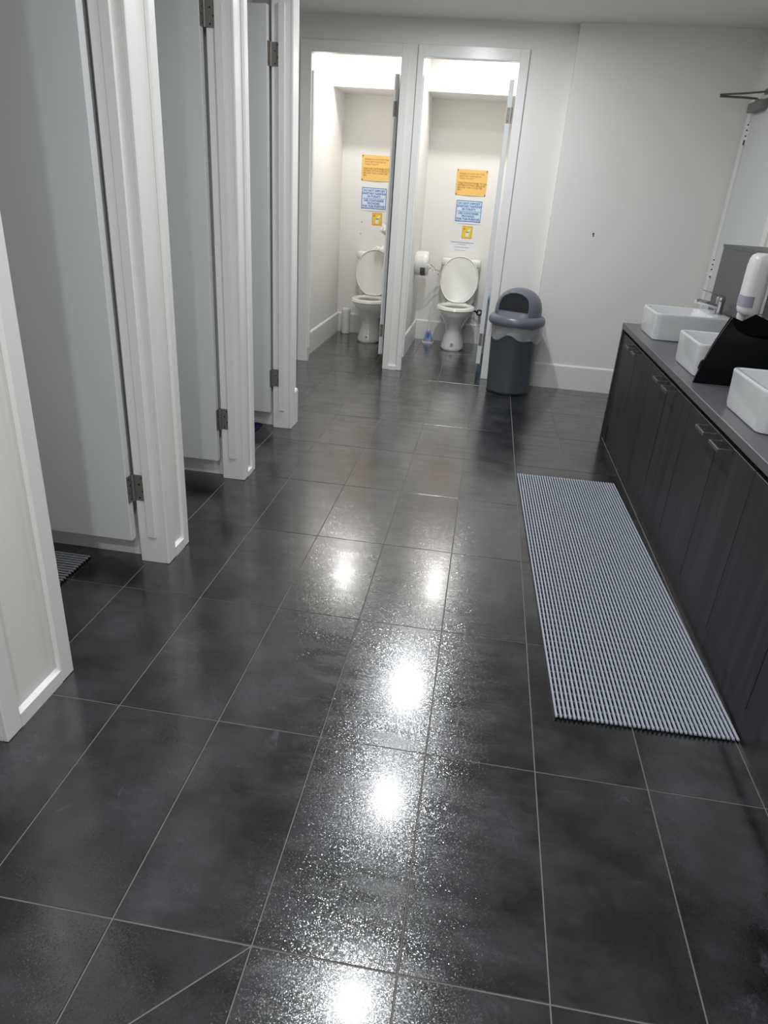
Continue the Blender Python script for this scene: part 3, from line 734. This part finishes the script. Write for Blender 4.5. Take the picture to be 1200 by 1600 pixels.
ribbon('tissue_strip', [(-.262, 6.07, .79), (-.248, 6.10, .80), (-.225, 6.2, .775), (-.195, 6.3, .74), (-.165, 6.38, .715)], .030, 3.5, 'upper white tissue strip trailing from the dispenser to the right toilet lid')
ribbon('tissue_strip', [(-.262, 6.06, .772), (-.245, 6.09, .765), (-.215, 6.19, .735), (-.18, 6.29, .70), (-.15, 6.355, .672)], .028, -3, 'lower white tissue strip trailing from the dispenser to the right toilet lid')
ribbon('tissue_strip', [(-.62, 6.20, 1.17), (-.68, 6.2, 1.135), (-.725, 6.2, 1.095), (-.75, 6.2, 1.06), (-.70, 6.2, 1.045), (-.64, 6.2, 1.08)], .09, 1.2, 'crumpled white tissue hanging beside the far left door edge')
ribbon('tissue_strip', [(-.632, 6.24, .97), (-.67, 6.27, .945), (-.72, 6.32, .905), (-.775, 6.36, .895), (-.82, 6.365, .90), (-.845, 6.355, .885)], .06, 1.6, 'white tissue draped over the far left toilet lid')

# toilet brush, white canister, sanitary bin
t = empty('toilet_brush', (-.232, 6.42, 0), 'white handled toilet brush with blue base beside the far right toilet', 'toilet brush')
bm = bmesh.new(); loft(bm, [rrect(-.290, -.174, 6.375, 6.465, 0, .02), rrect(-.288, -.176, 6.378, 6.462, .012, .02), rrect(-.275, -.189, 6.385, 6.455, .035, .02), rrect(-.258, -.206, 6.398, 6.442, .10, .016), rrect(-.248, -.216, 6.406, 6.434, .125, .012)]); obj('holder', bm, M['brush_blue'], t, smooth=True)
bm = bmesh.new(); loft(bm, [rrect(-.292, -.172, 6.373, 6.467, .0, .02), rrect(-.292, -.172, 6.373, 6.467, .016, .02)]); obj('foot_rim', bm, M['white_plastic'], t, smooth=True)
bm = bmesh.new(); loft(bm, [rrect(-.245, -.219, 6.3835, 6.392, .055, .004), rrect(-.245, -.219, 6.392, 6.400, .105, .004)]); obj('slot', bm, M['blueink'], t)
bm = bmesh.new(); tube(bm, [(-.232, 6.42, .12), (-.232, 6.42, .17), (-.233, 6.42, .24), (-.234, 6.42, .39)], [.013, .008, .0085, .007], 12); obj('handle', bm, M['white_plastic'], t, smooth=True)
t = empty('white_canister', (-1.135, 6.51, 0), 'slim white canister beside the far left toilet', 'canister')
bm = bmesh.new(); lathe(bm, [(.040, 0), (.044, .004), (.046, .2), (.046, .235)], -1.135, 6.51, 28); obj('body', bm, M['white_plastic'], t, smooth=True)
bm = bmesh.new(); lathe(bm, [(.047, .2352), (.047, .252), (.04, .262), (.02, .266)], -1.135, 6.51, 28); obj('lid', bm, M['white_plastic'], t, smooth=True)
t = empty('sanitary_bin', (.40, 6.30, 0), 'pale blue sanitary bin half hidden behind the far right door', 'sanitary bin')
bm = bmesh.new(); loft(bm, [rrect(.315, .50, 6.13, 6.50, 0, .02), rrect(.30, .515, 6.11, 6.52, .52, .02)]); obj('body', bm, M['skyblue'], t, smooth=True)
bm = bmesh.new(); loft(bm, [rrect(.294, .521, 6.10, 6.53, .521, .02), rrect(.294, .521, 6.10, 6.53, .55, .02), rrect(.31, .505, 6.12, 6.51, .575, .02)]); obj('lid', bm, M['skyblue'], t, smooth=True)

# ------------------------------------------------------------------ notices on the cubicle back wall
YS = YB-.0012
def sheet(name, x0, x1, z0, z1, m, parent, y=YS, curl=0, nseg=1, th=.0006):
    bm = bmesh.new(); rings = []
    N_ = 8
    for i in range(N_+1):
        u = i/N_; x = x0+(x1-x0)*u
        c = curl*4*u*(1-u)
        rings.append([(x, y, z1), (x, y-c*.3, (z0+z1)/2), (x, y-c, z0), (x, y-c+th, z0), (x, y-c*.3+th, (z0+z1)/2), (x, y+th, z1)])
    loft(bm, rings); return obj(name, bm, m, parent, smooth=True)
OT1 = 'PLEASE DO NOT PUT THE\nSANITARY NAPKINS IN\nTHESE TOILETS'
OT2 = 'TAKE THE CONTAINER TO THE\nOUTSIDE OF THE CUBICLE TO\nBIN AND THEN CLOSE THE\nBIN.'
BT1 = 'DO NOT DEPOSIT\nSANITARY NAPKINS\nIN TOILETS'
BT2 = 'USE CONTAINER\nPROVIDED\nFOR THIS PURPOSE'
def notices(ox, oz, bx_, bz, px_, pz, side):
    w_, h_ = .300, .228
    t = empty('orange_notice', (ox+w_/2, YB, oz-h_), 'orange paper notice pinned at its corners in the far %s cubicle' % side, 'notice', 'notices')
    sheet('paper', ox, ox+w_, oz-h_, oz, M['orange'], t, curl=.006)
    text('lettering', OT1, .0205, (ox+.028, YS-.0012, oz-.060), M['brown'], t, 'LEFT', bold=.0004, spacing=1.05)
    text('lettering', OT2, .0195, (ox+.018, YS-.0040, oz-.150), M['brown'], t, 'LEFT', bold=.0004, spacing=1.05)
    for x, z in ((ox+.009, oz-.009), (ox+w_-.009, oz-.009), (ox+.009, oz-h_+.010), (ox+w_-.009, oz-h_+.010)):
        bm = bmesh.new(); cyly(bm, YS-.009, YS+.0005, x, z, .0055, 10); obj('pin', bm, M['pin'], t)
    w_, h_ = .290, .222
    t = empty('blue_notice', (bx_+w_/2, YB, bz-h_), 'blue lettered white notice with blue border in the far %s cubicle' % side, 'notice', 'notices')
    sheet('paper', bx_-.014, bx_-.014+w_, bz-.210, bz+.012, M['white_sheet'], t, curl=.004)
    W_, H_ = .250, .190
    y = YS-.0058
    sheet('field', bx_, bx_+W_, bz-H_, bz, M['paleblue'], t, y=YS-.0055)
    for a in ((bx_, bx_+W_, bz-.0055, bz), (bx_, bx_+W_, bz-H_, bz-H_+.0055), (bx_, bx_+.0055, bz-H_, bz), (bx_+W_-.0055, bx_+W_, bz-H_, bz), (bx_+.012, bx_+W_-.012, bz-.1, bz-.0965)):
        obj('border', B(a[0], a[1], y-.0006, y, a[2], a[3]), M['blueink'], t)
    text('lettering', BT1, .0265, (bx_+W_/2, y-.0004, bz-.053), M['blueink'], t, bold=.0008, spacing=.98)
    text('lettering', BT2, .0265, (bx_+W_/2, y-.0004, bz-.143), M['blueink'], t, bold=.0008, spacing=.98)
    t = empty('yellow_sign', (px_, YB, pz-.058), 'small yellow pictogram sticker with orange edge in the far %s cubicle' % side, 'sign', 'notices')
    sheet('sticker', px_-.050, px_+.050, pz-.058, pz+.058, M['orangeink'], t)
    sheet('field', px_-.043, px_+.043, pz-.051, pz+.051, M['yellow'], t, y=YS-.0008)
    y = YS-.0012
    bm = bmesh.new(); prism_y(bm, [(px_-.012, pz-.04), (px_+.018, pz-.04), (px_+.022, pz-.005), (px_-.016, pz-.005)], y-.0006, y); obj('bin_mark', bm, M['white_sheet'], t)
    bm = bmesh.new(); prism_y(bm, [(px_-.008, pz+.002), (px_+.012, pz+.001), (px_+.034, pz+.022), (px_+.026, pz+.036), (px_+.010, pz+.030)], y-.0006, y); obj('hand_mark', bm, M['white_sheet'], t)
    bm = bmesh.new(); prism_y(bm, [(px_-.012, pz-.002), (px_+.016, pz-.002), (px_+.016, pz+.008), (px_-.004, pz+.008)], y-.0010, y-.0006); obj('napkin_mark', bm, M['greyink'], t)
    bm = bmesh.new(); prism_y(bm, [(px_-.037, pz+.022), (px_-.022, pz+.024), (px_-.024, pz+.044), (px_-.034, pz+.040)], y-.0006, y); obj('corner_mark', bm, M['brown'], t)
notices(-1.052, 1.722, -1.038, 1.432, -.872, 1.147, 'left')
notices(-.108, 1.652, -.082, 1.378, .050, 1.088, 'right')
t = empty('white_notice', (.015, YB, .895), 'white paper notice with faint grey lines above the far right cistern', 'notice', 'notices')
sheet('paper', -.122, .155, .895, 1.017, M['white_sheet'], t)
for x0, x1, z, hh in ((-.100, .135, .988, .006), (-.03, .05, .972, .004), (-.065, .085, .943, .004), (-.055, .06, .915, .003)):
    bm = bmesh.new(); x = x0
    while x < x1-.01:       # word-like dashes, too small to read
        e = min(x1, x+random.uniform(.012, .034)); box(bm, x, e, YS-.0012, YS-.0004, z, z+hh); x = e+.004
    obj('print_line', bm, M['greyink'], t)

# ------------------------------------------------------------------ ceiling downlights
dl = ['recessed ceiling downlight above the nearest tiles in view', 'recessed ceiling downlight over the middle of the room', 'recessed ceiling downlight before the far cubicles', 'recessed ceiling downlight above the viewer', 'recessed ceiling downlight behind the viewer', 'recessed ceiling downlight in the far left cubicle', 'recessed ceiling downlight in the far right cubicle']
M['lens'] = mat('lamp_lens', (1, 1, 1, 1), .4, emis=((1, .98, .95, 1), 6))
for k, (x, y, pw, cl) in enumerate(LAMPS):
    t = empty('downlight', (x, y, CZ-.006), dl[k], 'downlight', 'ceiling downlights')
    bm = bmesh.new(); V = lathe(bm, [(.058, CZ-.0005), (.058, CZ-.004), (.054, CZ-.006), (.049, CZ-.005), (.047, CZ-.0005)], x, y, 32, False, False); obj('trim_ring', bm, M['trim'], t, smooth=True)
    bm = bmesh.new(); lathe(bm, [(.046, CZ-.0006), (.046, CZ-.0025), (.03, CZ-.003)], x, y, 32); obj('lens', bm, M['lens'], t, smooth=True)
    ld_ = bpy.data.lights.new('downlight_lamp', 'AREA'); ld_.shape = 'DISK'; ld_.size = .09; ld_.energy = pw; ld_.color = cl; ld_.spread = math.radians(178)
    lo = bpy.data.objects.new('downlight_lamp', ld_); col.objects.link(lo); lo.parent = t; lo.location = (0, 0, -.001)
